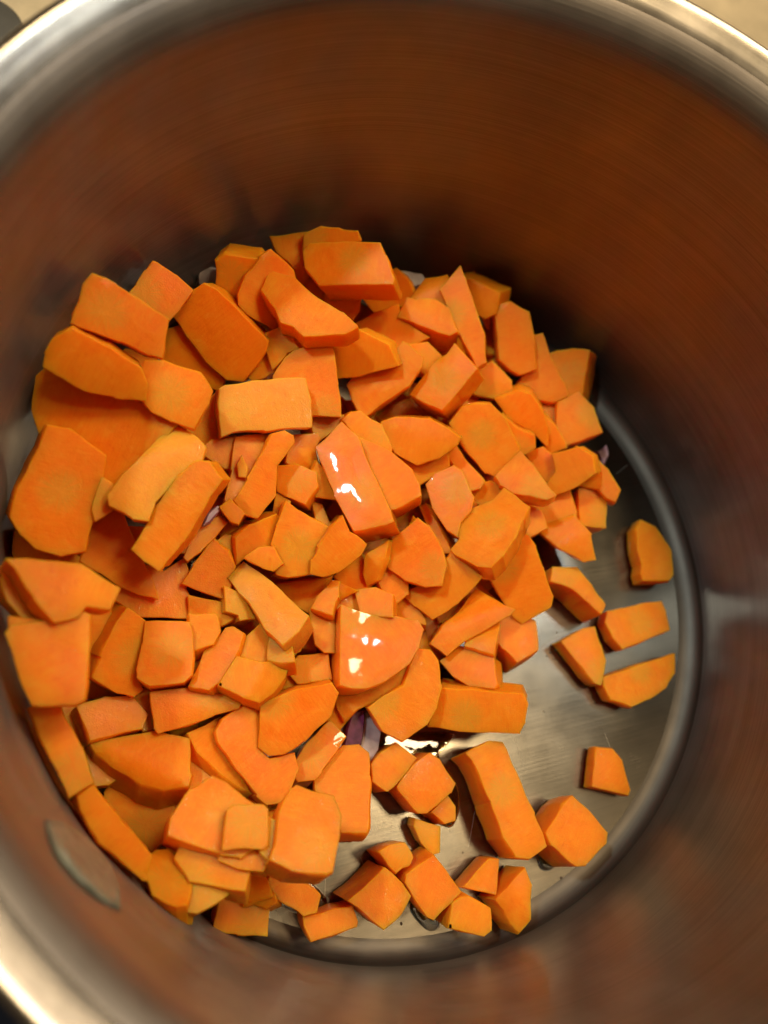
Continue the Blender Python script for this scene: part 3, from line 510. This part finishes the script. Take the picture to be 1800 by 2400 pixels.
def rounded(P, rad, step, rng, jit):
    """resample an outline (local cm) with slightly rounded corners and knife wobble"""
    n = len(P); pts = []
    for i in range(n):
        a, b_, c = P[i - 1], P[i], P[(i + 1) % n]
        u, v = a - b_, c - b_; lu, lv = np.linalg.norm(u), np.linalg.norm(v)
        r = min(rad * rng.uniform(.3, 1.3), lu * 0.3, lv * 0.3)
        p0, p1 = b_ + u / lu * r, b_ + v / lv * r
        pts += [p0, 0.25 * p0 + 0.5 * b_ + 0.25 * p1, p1]
    out = []
    for i in range(len(pts)):
        a, b_ = pts[i], pts[(i + 1) % len(pts)]; l = np.linalg.norm(b_ - a); k = max(1, int(l / step))
        for j in range(k): out.append(a + (b_ - a) * j / k)
    out = np.array(out); nn = len(out)
    tan = np.roll(out, -1, 0) - np.roll(out, 1, 0); tan /= np.linalg.norm(tan, axis=1)[:, None] + 1e-9
    nor = np.stack([tan[:, 1], -tan[:, 0]], 1)
    w = rng.normal(0, jit, nn); w = 0.5 * w + 0.25 * np.roll(w, 1) + 0.25 * np.roll(w, -1)
    return out + nor * w[:, None], nor
def build_piece(name, P, X0, n, t, rng, mat, jit=0.017, taper=None, core=None, ridge=0.03, facet=0.0):
    """P: world points (cm) of the upper face; extruded by t against n"""
    up = n / np.linalg.norm(n)
    # long axis of the outline becomes local x
    Q = P - X0; e = np.linalg.svd(Q - Q.mean(0))[2][0]; e = e - up * (e @ up); e /= np.linalg.norm(e); f = np.cross(up, e)
    L2 = np.stack([Q @ e, Q @ f], 1)
    area2 = (L2[:, 0] * np.roll(L2[:, 1], -1) - np.roll(L2[:, 0], -1) * L2[:, 1]).sum()
    if area2 < 0: L2 = L2[::-1]
    out, nor = rounded(L2, 0.028, 0.15, rng, jit)            # nor points outward for ccw
    cen = out.mean(0)
    tp = rng.uniform(-0.06, 0.04) if taper is None else taper
    skew = rng.normal(0, 0.05, 2)
    seed = rng.uniform(0, 50)
    rings = []
    def wob(p, z, a): return a * noise.noise(Vector((p[0] * 1.3 + seed, p[1] * 1.3, z * 1.3)))
    for ins, z in ((0.020, 0.0), (0.0, -0.022), (0.0, -0.12), (0.0, -t * 0.5), (0.0, -t + 0.08), (0.04, -t)):
        s = 1 + tp * (-z / t)
        sh = skew * (-z)
        ring = (out - nor * ins - cen) * s + cen + sh
        if -t + 0.01 < z < -0.1:
            ring = ring + nor * np.array([wob(p, z, 0.06) for p in ring])[:, None]
        rings.append([(p[0], p[1], z + (0.0 if z > -t * .9 else 0)) for p in ring])
    k = len(out); bm = bmesh.new(); V = []
    for r in rings: V.append([bm.verts.new(Vector(p) * S) for p in r])
    for a, b_ in zip(V[:-1], V[1:]):
        for i in range(k):
            j = (i + 1) % k; bm.faces.new((a[i], b_[i], b_[j], a[j]))
    bot = bm.faces.new(V[-1][::-1])
    R0 = np.array(rings[0])[:, :2]; lo, hi = R0.min(0), R0.max(0); g = 0.2
    gr = np.array([(x + rng.uniform(-.05, .05), y + rng.uniform(-.05, .05)) for x in np.arange(lo[0], hi[0], g) for y in np.arange(lo[1], hi[1], g)]).reshape(-1, 2)
    if len(gr):
        gr = gr[inside(gr, R0)]
    if len(gr):
        gr = gr[np.sqrt(((gr[:, None] - R0[None]) ** 2).sum(2)).min(1) > 0.09]
    pts = [Vector((float(p[0]), float(p[1]))) for p in R0] + [Vector((float(p[0]), float(p[1]))) for p in gr]
    vo, _, fo, ov, _, _ = delaunay_2d_cdt(pts, [(i, (i + 1) % k) for i in range(k)], [list(range(k))], 1, 1e-5)
    mp = []
    dome = rng.uniform(-0.02, 0.06); ext = max(hi - lo)
    for q, src in zip(vo, ov):
        r_ = [x for x in src if x < k]
        if r_: mp.append(V[0][r_[0]]); continue
        p = (q.x, q.y); de = min(1.0, float(np.sqrt(((R0 - p) ** 2).sum(1)).min()) / 0.6)
        hz = de * (dome + ridge * 2.2 * noise.noise(Vector((p[0] * .8 + seed, p[1] * .8, 3.3))) + ridge * .5 * noise.noise(Vector((p[0] * 3 + seed, p[1] * 3, 7.3))))
        mp.append(bm.verts.new(Vector((q.x, q.y, hz)) * S))
    for fc in fo:
        vs = [mp[i] for i in fc]
        if len(set(vs)) == len(vs):
            try: bm.faces.new(vs)
            except ValueError: pass
    bmesh.ops.triangulate(bm, faces=[g_ for g_ in bm.faces if len(g_.verts) > 4])
    if facet and rng.uniform() < facet:
        fa = rng.uniform(0, 6.283); fd = np.array([math.cos(fa), math.sin(fa)]); ss = out @ fd
        s0 = ss.min() + (ss.max() - ss.min()) * rng.uniform(.5, .72); kk = rng.uniform(.3, .65)
        for v in bm.verts:
            p = np.array([v.co.x, v.co.y]) / S; over = p @ fd - s0 + 0.03 * noise.noise(Vector((p[0] * 4, p[1] * 4, seed)))
            if over > 0:          # pare the corner off, sliding out along the line of sight so that the traced outline holds
                dz = min(kk * over, t * 0.75) * max(0.0, 1 + v.co.z / S / t)
                wp = X0 + e * (v.co.x / S) + f * (v.co.y / S) + up * (v.co.z / S); dr = wp - CAM; dr /= np.linalg.norm(dr)
                k_ = dz / max(0.3, -(dr @ up)); v.co += Vector((float(dr @ e), float(dr @ f), float(dr @ up))) * (k_ * S)
    bmesh.ops.recalc_face_normals(bm, faces=bm.faces)
    me = bpy.data.meshes.new(name); bm.to_mesh(me); bm.free(); me.materials.append(mat)
    me.polygons.foreach_set('use_smooth', [True] * len(me.polygons))
    me.set_sharp_from_angle(angle=math.radians(33))
    o = bpy.data.objects.new(name, me); COL.objects.link(o)
    Mx = Matrix([[e[0], f[0], up[0], X0[0] * S], [e[1], f[1], up[1], X0[1] * S], [e[2], f[2], up[2], X0[2] * S], [0, 0, 0, 1]])
    o.matrix_world = Mx
    if core is not None:
        q = core - X0; o['core'] = (float(q @ e) * S, float(q @ f) * S, 0.0); o['core_on'] = 1.0
    else:
        o['core'] = (0., 0., 0.); o['core_on'] = 0.0
    return o

XG = np.arange(-10.5, 10.5, 0.35); BOT = np.full((len(XG), len(XG)), 99.0)      # underside of the seen pieces, for the buried ones
GX, GY = np.meshgrid(XG, XG); GXY = np.stack([GX.ravel(), GY.ravel()], 1)
rows = []
for ln in PIECES.strip().splitlines():
    if not ln or ln[0] == '#': continue
    a = ln.split('|')
    rows.append((int(a[0]), float(a[1]) / 10, [float(v) for v in a[2].split(',')], a[3], np.array([[float(v) for v in p.split(',')] for p in a[4].split()]), a[5]))
rows.sort(key=lambda r: r[0])
SEEN = []
CG = "diced carrot pieces in the pot"
for idx, (lay, t, off, fl, poly, label) in enumerate(rows):
    rng = np.random.default_rng(100 + idx)
    c = centroid(poly); flat = 'f' in fl
    if not flat:
        q_ = poly - c; poly = c + q_ * (1 + (8.0 if lay <= 1 else 4.0 if lay == 2 else 2.0) / np.maximum(20, np.linalg.norm(q_, axis=1)))[:, None]
    core = None
    if 'c' in fl:
        cs = fl[fl.index('c') + 1:]; core = np.array([float(v) for v in cs.split(',')]); fl = fl[:fl.index('c')]
    nset = None
    if 'n' in fl: nset = np.array([float(v) for v in fl[fl.index('n') + 1:].split(',')]); fl = fl[:fl.index('n')]
    floor_piece = flat or (lay == 0 and zbase(c) < 1.6 and 'd' not in fl)
    z = t if floor_piece else max(t, zbase(c) + (lay - 2) * 0.30)
    n2 = np.zeros(2) if flat else solve_normal(c, z, t, off) + rng.normal(0, 0.14, 2)
    if nset is not None: n2 = nset
    n = np.array([n2[0], n2[1], math.sqrt(1 - n2 @ n2)])
    # image cells under the piece
    x0, y0 = np.floor(poly.min(0) / G).astype(int); x1, y1 = np.ceil(poly.max(0) / G).astype(int)
    xs = np.arange(max(0, x0), min(GW, x1 + 1)); ys = np.arange(max(0, y0), min(GH, y1 + 1))
    XX, YY = np.meshgrid(xs, ys); PX = np.stack([XX.ravel() * G + G / 2, YY.ravel() * G + G / 2], 1).astype(float)
    m_in = inside(PX, poly); PI = PX[m_in]; cur = ZM[YY.ravel()[m_in], XX.ravel()[m_in]]
    zz = z
    for it in range(90):
        X0 = at_z(c, zz); W = on_plane(poly, X0, n); B = W - n * t
        ok = True
        if B[:, 2].min() < 0.02: ok = False
        if ok and not flat:
            for Q in np.concatenate([W, B]):
                if math.hypot(Q[0], Q[1]) > wall_r(max(0, Q[2])) - 0.06: ok = False; break
        if ok and len(PI) and not flat:
            I = on_plane(PI, X0, n)
            if (I[:, 2] < cur + 0.16).mean() > 0.02: ok = False
        if ok: break
        zz += 0.06
    if it > 60:                              # could not clear the wall: settle on what it lies on
        zz = z
        for it in range(40):
            X0 = at_z(c, zz); W = on_plane(poly, X0, n); I = on_plane(PI, X0, n)
            if not len(PI) or (I[:, 2] < cur + 0.16).mean() <= 0.02: break
            zz += 0.06
    X0 = at_z(c, zz); W = on_plane(poly, X0, n)
    if len(PI):
        I = on_plane(PI, X0, n); ZM[YY.ravel()[m_in], XX.ravel()[m_in]] = np.maximum(cur, I[:, 2])
    mat = M_GLOSS if 'g' in fl else (M_WET if 'w' in fl else M_DRY)
    if core is None and rng.uniform() < 0.3: core = c + rng.uniform(-.35, .35, 2) * (poly.max(0) - poly.min(0))
    cw = on_plane([core], X0, n)[0] if core is not None else None
    o = build_piece("carrot_piece", W, X0, n, t, rng, mat, core=cw, taper=0.0 if flat else None, facet=0.0 if (core is not None or t < 0.85) else (0.15 if flat else 0.28))
    o['tint'] = 0.55 if 'y' in fl else float(rng.uniform(0, 0.12))
    tag(o, label, "carrot", CG); SEEN.append((X0[0], X0[1], label))
    ins = inside(GXY, (W - n * t * 0.5)[:, :2]).reshape(BOT.shape)
    pl = X0[2] - (n[0] * (GX - X0[0]) + n[1] * (GY - X0[1])) / n[2] - t / n[2]
    BOT[ins] = np.minimum(BOT[ins], pl[ins])

# ------------------------------------------------------------ pieces buried under the visible ones
cov = BOT < 90
H2 = np.where(cov, BOT, 0.0)
for _ in range(4):                            # small gaps between pieces: look down one piece deeper
    nb = np.zeros_like(H2); cnt = np.zeros_like(H2)
    for dx in (-1, 0, 1):
        for dy in (-1, 0, 1):
            s_ = np.roll(np.roll(H2, dx, 0), dy, 1); c_ = np.roll(np.roll(cov, dx, 0), dy, 1)
            nb += np.where(c_, s_, 0); cnt += c_
    new = (~cov) & (cnt >= 4)
    H2[new] = nb[new] / cnt[new] - 0.1; cov = cov | new
rng = np.random.default_rng(5)
def free_top(px, py, r):
    k = ((GX - px) ** 2 + (GY - py) ** 2) < r * r
    if not k.any() or not cov[k].all(): return -1
    return H2[k].min()
def bury(px, py, zt, t, w, h):
    seen = 0
    for u in (-.8, -.4, 0, .4, .8):
        for v in (-.8, -.4, 0, .4, .8):
            p = proj([px + u * w, py + v * h, zt])[0]; a, b_ = int(p[0] / G), int(p[1] / G)
            if 0 <= a < GW and 0 <= b_ < GH and ZM[b_, a] < zt: seen += 1
    if seen < 4: return
    a0 = rng.uniform(0, 3.14)
    q = [(-w, -h), (w * rng.uniform(.7, 1.1), -h), (w, h * rng.uniform(.7, 1.1)), (-w * rng.uniform(.7, 1.1), h)]
    n = np.array([rng.normal(0, .09), rng.normal(0, .09), 1.0]); n /= np.linalg.norm(n)
    X0 = np.array([px, py, zt]); W = []
    for u, v in q:
        x, y = u * math.cos(a0) - v * math.sin(a0), u * math.sin(a0) + v * math.cos(a0)
        W.append((px + x, py + y, zt - (n[0] * x + n[1] * y) / n[2]))
    o = build_piece("carrot_piece", np.array(W), X0, n, t, rng, M_WET, facet=0.5)
    o['tint'] = float(rng.uniform(0, 0.2))
    near = min(SEEN, key=lambda r_: math.hypot(r_[0] - px, r_[1] - py))[2].replace(',', '').split()[:8]
    while near[-1] in ('the', 'of', 'a', 'its', 'with', 'and', 'on', 'at', 'in', 'to', 'two', 'its', 'from', 'left', 'right', 'lower', 'upper', 'just', 'under', 'against', 'by', 'over', 'between', 'below', 'behind', 'above', 'touching', 'beside', 'into', 'toward', 'across', 'along', 'nearest', 'that', 'biggest', 'long', 'large', 'small'): near = near[:-1]
    tag(o, "shaded carrot piece in the gap beneath the " + " ".join(near), "carrot", "carrot pieces buried in the heap")
level = 0.0
FILL = np.zeros_like(H2)
def mark(px, py, r, z):
    k = ((GX - px) ** 2 + (GY - py) ** 2) < r * r; FILL[k] = np.maximum(FILL[k], z)
for lv in range(3):
    for gx in np.arange(-9, 9.1, 1.5):
        for gy in np.arange(-9, 9.1, 1.5):
            px, py = gx + rng.uniform(-.25, .25) + (0.7 if lv % 2 else 0), gy + rng.uniform(-.25, .25)
            t = rng.uniform(1.0, 1.25); zt = level + t
            if math.hypot(px, py) > 8.6: continue
            if free_top(px, py, 0.5) < zt - 0.25: continue
            bury(px, py, zt, t, rng.uniform(0.62, 0.92), rng.uniform(0.58, 0.82)); mark(px, py, 0.75, zt)
    level += 1.3
# chinks where bare steel would shine through the middle of the heap
open_heap = inside(GXY, np.array([at_z(p, 1.0)[:2] for p in ((60, 1500), (40, 1200), (120, 900), (230, 700), (520, 660), (900, 620), (1150, 740), (1330, 900), (1300, 1150), (1150, 1420), (960, 1560), (760, 1560), (640, 1760), (600, 1900), (450, 2000), (300, 1950), (130, 1700))])).reshape(H2.shape)
for px, py in zip(GX[open_heap & (FILL < 0.5)], GY[open_heap & (FILL < 0.5)]):
    k = ((GX - px) ** 2 + (GY - py) ** 2) < 0.3 ** 2
    if FILL[k].max() > 0.5 or math.hypot(px, py) > 8.8: continue
    top = min(0.9, max(0.5, H2[k].min())); bury(px, py, top, top - 0.02, rng.uniform(.5, .65), rng.uniform(.45, .6)); mark(px, py, 0.6, top)

# ------------------------------------------------------------ onion pieces
def onion(poly, z, t, n2, mat, label, skin=None):
    rng = np.random.default_rng(int(poly[0][0]))
    n = np.array([n2[0], n2[1], 1.0]); n /= np.linalg.norm(n)
    c = centroid(poly); X0 = at_z(c, z); W = on_plane(poly, X0, n)
    o = build_piece("onion_piece", W, X0, n, t, rng, mat, jit=0.02)
    tag(o, label, "onion", "chopped red onion pieces")
    return o
onion([(473, 617), (510, 626), (512, 675), (495, 690), (466, 665)], 2.3, 0.35, (0.1, -0.3), M_OW, "white onion cube against the dark back wall, left of the upright carrot chunk")
onion([(425, 655), (458, 672), (455, 684), (438, 688)], 1.8, 0.3, (0, -0.2), M_OM, "small greyish onion bit between two carrot blocks at the back left")
onion([(935, 634), (987, 641), (1001, 662), (975, 672), (950, 672)], 1.9, 0.35, (0, -0.3), M_OW, "white onion strip at the back right of the biggest rectangular carrot")
onion([(962, 672), (985, 672), (990, 690), (965, 695)], 1.2, 0.3, (0, 0), M_OM, "purplish onion scrap beneath the white onion strip")
onion([(1380, 1060), (1403, 1057), (1412, 1075), (1412, 1093), (1398, 1083)], 0.45, 0.3, (0.1, -0.1), M_OP, "dark purple onion scrap on the steel beside the diagonal carrot stick")
onion([(1403, 1056), (1422, 1042), (1426, 1068), (1414, 1092), (1410, 1074)], 0.6, 0.25, (-0.3, 0), M_OM, "shiny pinkish onion peel tip at the right end of the purple scrap")
onion([(510, 1183), (521, 1192), (494, 1222), (476, 1232), (488, 1205)], 3.4, 0.2, (0.2, 0), M_OM, "thin mauve onion strip beside the lower slanted carrot bar")
onion([(830, 1668), (856, 1664), (845, 1750), (805, 1752), (815, 1710)], 1.25, 0.3, (0.0, 0), M_OP, "dark purple onion strip in the gap above the tall carrot block")
onion([(856, 1664), (893, 1700), (888, 1755), (868, 1785), (840, 1765), (846, 1750)], 1.0, 0.5, (0.1, 0), M_OW, "greyish white onion petal in the gap beside the dark purple strip")
onion([(788, 1709), (815, 1688), (812, 1706), (803, 1726)], 0.8, 0.3, (0, 0), M_OM, "lilac onion edge left of the dark purple strip")
onion([(197, 1600), (250, 1622), (278, 1634), (200, 1645)], 0.8, 0.4, (0, 0), M_OM, "dim onion bit in the dark gap below the left squarish block")
onion([(492, 1066), (540, 1090), (540, 1120), (520, 1118)], 1.4, 0.4, (0, 0), M_OM, "dim onion bit in the small dark gap above the lower slanted bar")
onion([(512, 1455), (560, 1442), (575, 1455), (520, 1480)], 1.2, 0.4, (0, 0), M_OM, "mauve onion bit in the shadow right of the small carrot cube")

# ------------------------------------------------------------ oil, drops, marks on the base
def puddle(name, poly, h, label, z0=0.004):
    P = np.array([at_z(p, 0.0)[:2] for p in poly]); c = P.mean(0)
    pts = []
    n = len(P)
    for i in range(n):                        # closed spline
        a, b_, c1, d = P[i - 1], P[i], P[(i + 1) % n], P[(i + 2) % n]
        for j in range(6):
            t = j / 6; pts.append(0.5 * ((2 * b_) + (c1 - a) * t + (2 * a - 5 * b_ + 4 * c1 - d) * t * t + (3 * b_ - a - 3 * c1 + d) * t ** 3))
    pts = np.array(pts); k = len(pts); v = []; f = []
    prof = [(1.0, 0), (0.985, 0.5), (0.95, 0.85), (0.88, 1.0), (0.6, 0.92), (0.3, 0.86)]
    for s_, hh in prof:
        for p in pts: q = c + (p - c) * s_; v.append((q[0] * S, q[1] * S, (z0 + h * hh) * S))
    for i in range(len(prof) - 1):
        for a in range(k): b_ = (a + 1) % k; f.append((i * k + a, i * k + b_, (i + 1) * k + b_, (i + 1) * k + a))
    v.append((c[0] * S, c[1] * S, (z0 + h * 0.85) * S)); top = len(v) - 1; base = (len(prof) - 1) * k
    for a in range(k): f.append((base + a, base + (a + 1) % k, top))
    f.append(tuple(range(k))[::-1])
    o = mesh_obj(name, v, f, M_OIL); tag(o, label, "oil", "puddles and drops of oil on the pot base"); return o
puddle("oil_puddle", [(890, 1700), (960, 1715), (1035, 1715), (1065, 1722), (1035, 1745), (1030, 1775), (1050, 1800), (1075, 1850), (1076, 1900), (1060, 1937),
        (1035, 1935), (1000, 1915), (985, 1915), (920, 1865), (870, 1832), (850, 1800), (860, 1750)], 0.07, "clear golden oil pooled around the diamond-shaped carrot square")
puddle("oil_puddle", [(690, 1835), (730, 1825), (745, 1850), (735, 1875), (700, 1870)], 0.12, "bright oil glint in the gap above the dark reddish carrot slab")
puddle("oil_puddle", [(610, 2040), (640, 2020), (700, 2045), (765, 2105), (745, 2140), (690, 2140), (640, 2110)], 0.07, "thin oil film under the loose block with a glinting edge")
puddle("oil_puddle", [(1260, 1960), (1300, 1965), (1310, 2010), (1290, 2040), (1262, 2030)], 0.06, "small oil drop below the end of the long loose bar")
puddle("oil_puddle", [(985, 2090), (1010, 2120), (1030, 2170), (1000, 2180), (960, 2130)], 0.05, "thin oil smear between the two touching carrot squares")
puddle("oil_puddle", [(815, 1967), (822, 1966), (824, 1973), (817, 1975)], 0.06, "tiny oil droplet on bare steel left of the stepped carrot cube")

# scratches and dried specks on the base
def scratch(p, q, w=0.012):
    a, b_ = at_z(p, 0.006), at_z(q, 0.006); d = (b_ - a)[:2]; d /= np.linalg.norm(d); nn = np.array([-d[1], d[0]]) * w
    return [(a[0] + nn[0], a[1] + nn[1], .006), (a[0] - nn[0], a[1] - nn[1], .006), (b_[0] - nn[0], b_[1] - nn[1], .006), (b_[0] + nn[0], b_[1] + nn[1], .006)]
m, b, N, L = nodes("bright_scratch"); b.inputs['Base Color'].default_value = (.40, .35, .28, 1); b.inputs['Roughness'].default_value = .5; b.inputs['Metallic'].default_value = .6
for p, q in (((1202, 1718), (1226, 1795)), ((1113, 1900), (1098, 1985)), ((763, 2050), (761, 2105)), ((1418, 1720), (1430, 1752)), ((1040, 1925), (1055, 1950)),
             ((1445, 1110), (1470, 1090)), ((845, 2010), (855, 2035)), ((640, 2120), (655, 2150))):
    o = mesh_obj("scratch", [tuple(c * S for c in r) for r in scratch(p, q, 0.004)], [(0, 1, 2, 3)], m, pot, smooth=False); o.matrix_parent_inverse = Matrix.Translation((0, 0, -Z_C * S))
M_SPECK = plain("brown_speck", (0.07, 0.035, 0.015), 0.6)
sp = [(1315, 2058, .10), (1274, 1667, .05), (1290, 1530, .09), (1282, 1538, .07), (1303, 1523, .06), (1298, 1545, .05), (1238, 1617, .04), (1305, 1483, .05), (1270, 1483, .04), (1085, 1998, .05), (940, 2165, .07)]
v = []; f = []
for x, y, r in sp:
    c = at_z((x, y), 0); i = len(v); v.append((c[0] * S, c[1] * S, .03 * S))
    for k in range(9):
        a = k / 9 * 6.283; rr = 0.55 * r * random.uniform(.5, 1.3); v.append(((c[0] + rr * math.cos(a)) * S, (c[1] + rr * math.sin(a)) * S, .004 * S))
    f += [(i, i + 1 + k, i + 1 + (k + 1) % 9) for k in range(9)]
o = mesh_obj("burnt_speck", v, f, M_SPECK, pot); o.matrix_parent_inverse = Matrix.Translation((0, 0, -Z_C * S)); o['kind'] = 'stuff'

# thin raised lens-shaped patch of mottled grey on the wall, lower left
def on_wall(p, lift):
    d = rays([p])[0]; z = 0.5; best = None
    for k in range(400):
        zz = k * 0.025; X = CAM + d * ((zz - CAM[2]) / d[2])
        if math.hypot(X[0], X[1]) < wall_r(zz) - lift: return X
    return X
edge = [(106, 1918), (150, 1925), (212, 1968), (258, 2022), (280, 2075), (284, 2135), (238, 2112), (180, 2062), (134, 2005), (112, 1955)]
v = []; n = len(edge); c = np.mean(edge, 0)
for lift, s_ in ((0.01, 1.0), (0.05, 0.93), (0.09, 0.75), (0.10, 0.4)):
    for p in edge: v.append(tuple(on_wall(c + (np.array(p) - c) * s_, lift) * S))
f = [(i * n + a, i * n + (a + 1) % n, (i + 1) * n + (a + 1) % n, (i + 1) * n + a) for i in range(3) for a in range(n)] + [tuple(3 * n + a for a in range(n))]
tag(mesh_obj("grey_lens_patch", v, f, M_PATCH), "greyish lens-shaped patch on the inner pot wall at lower left", "sliver")

# grey object on the counter at the upper left corner
v = []; f = []; c0 = at_z((-60, 40), Z_C + 1.4); rad = 0
e1 = at_z((52, 30), Z_C + 1.4); R_ = math.hypot(*(e1 - c0)[:2])
for rr, z in ((0.96, 0.0), (1.0, 0.15), (1.0, 1.25), (0.97, 1.4), (0.9, 1.46), (0.0001, 1.46)):
    for k in range(64):
        a = k / 64 * 2 * math.pi; v.append(((c0[0] + R_ * rr * math.cos(a)) * S, (c0[1] + R_ * rr * math.sin(a)) * S, (Z_C - .4 + z) * S))
for i in range(5):
    for k in range(64): f.append((i * 64 + k, i * 64 + (k + 1) % 64, (i + 1) * 64 + (k + 1) % 64, (i + 1) * 64 + k))
tag(mesh_obj("kitchen_utensil", v, f, M_GREY), "dark grey rounded object on the counter at the upper left corner", "utensil")
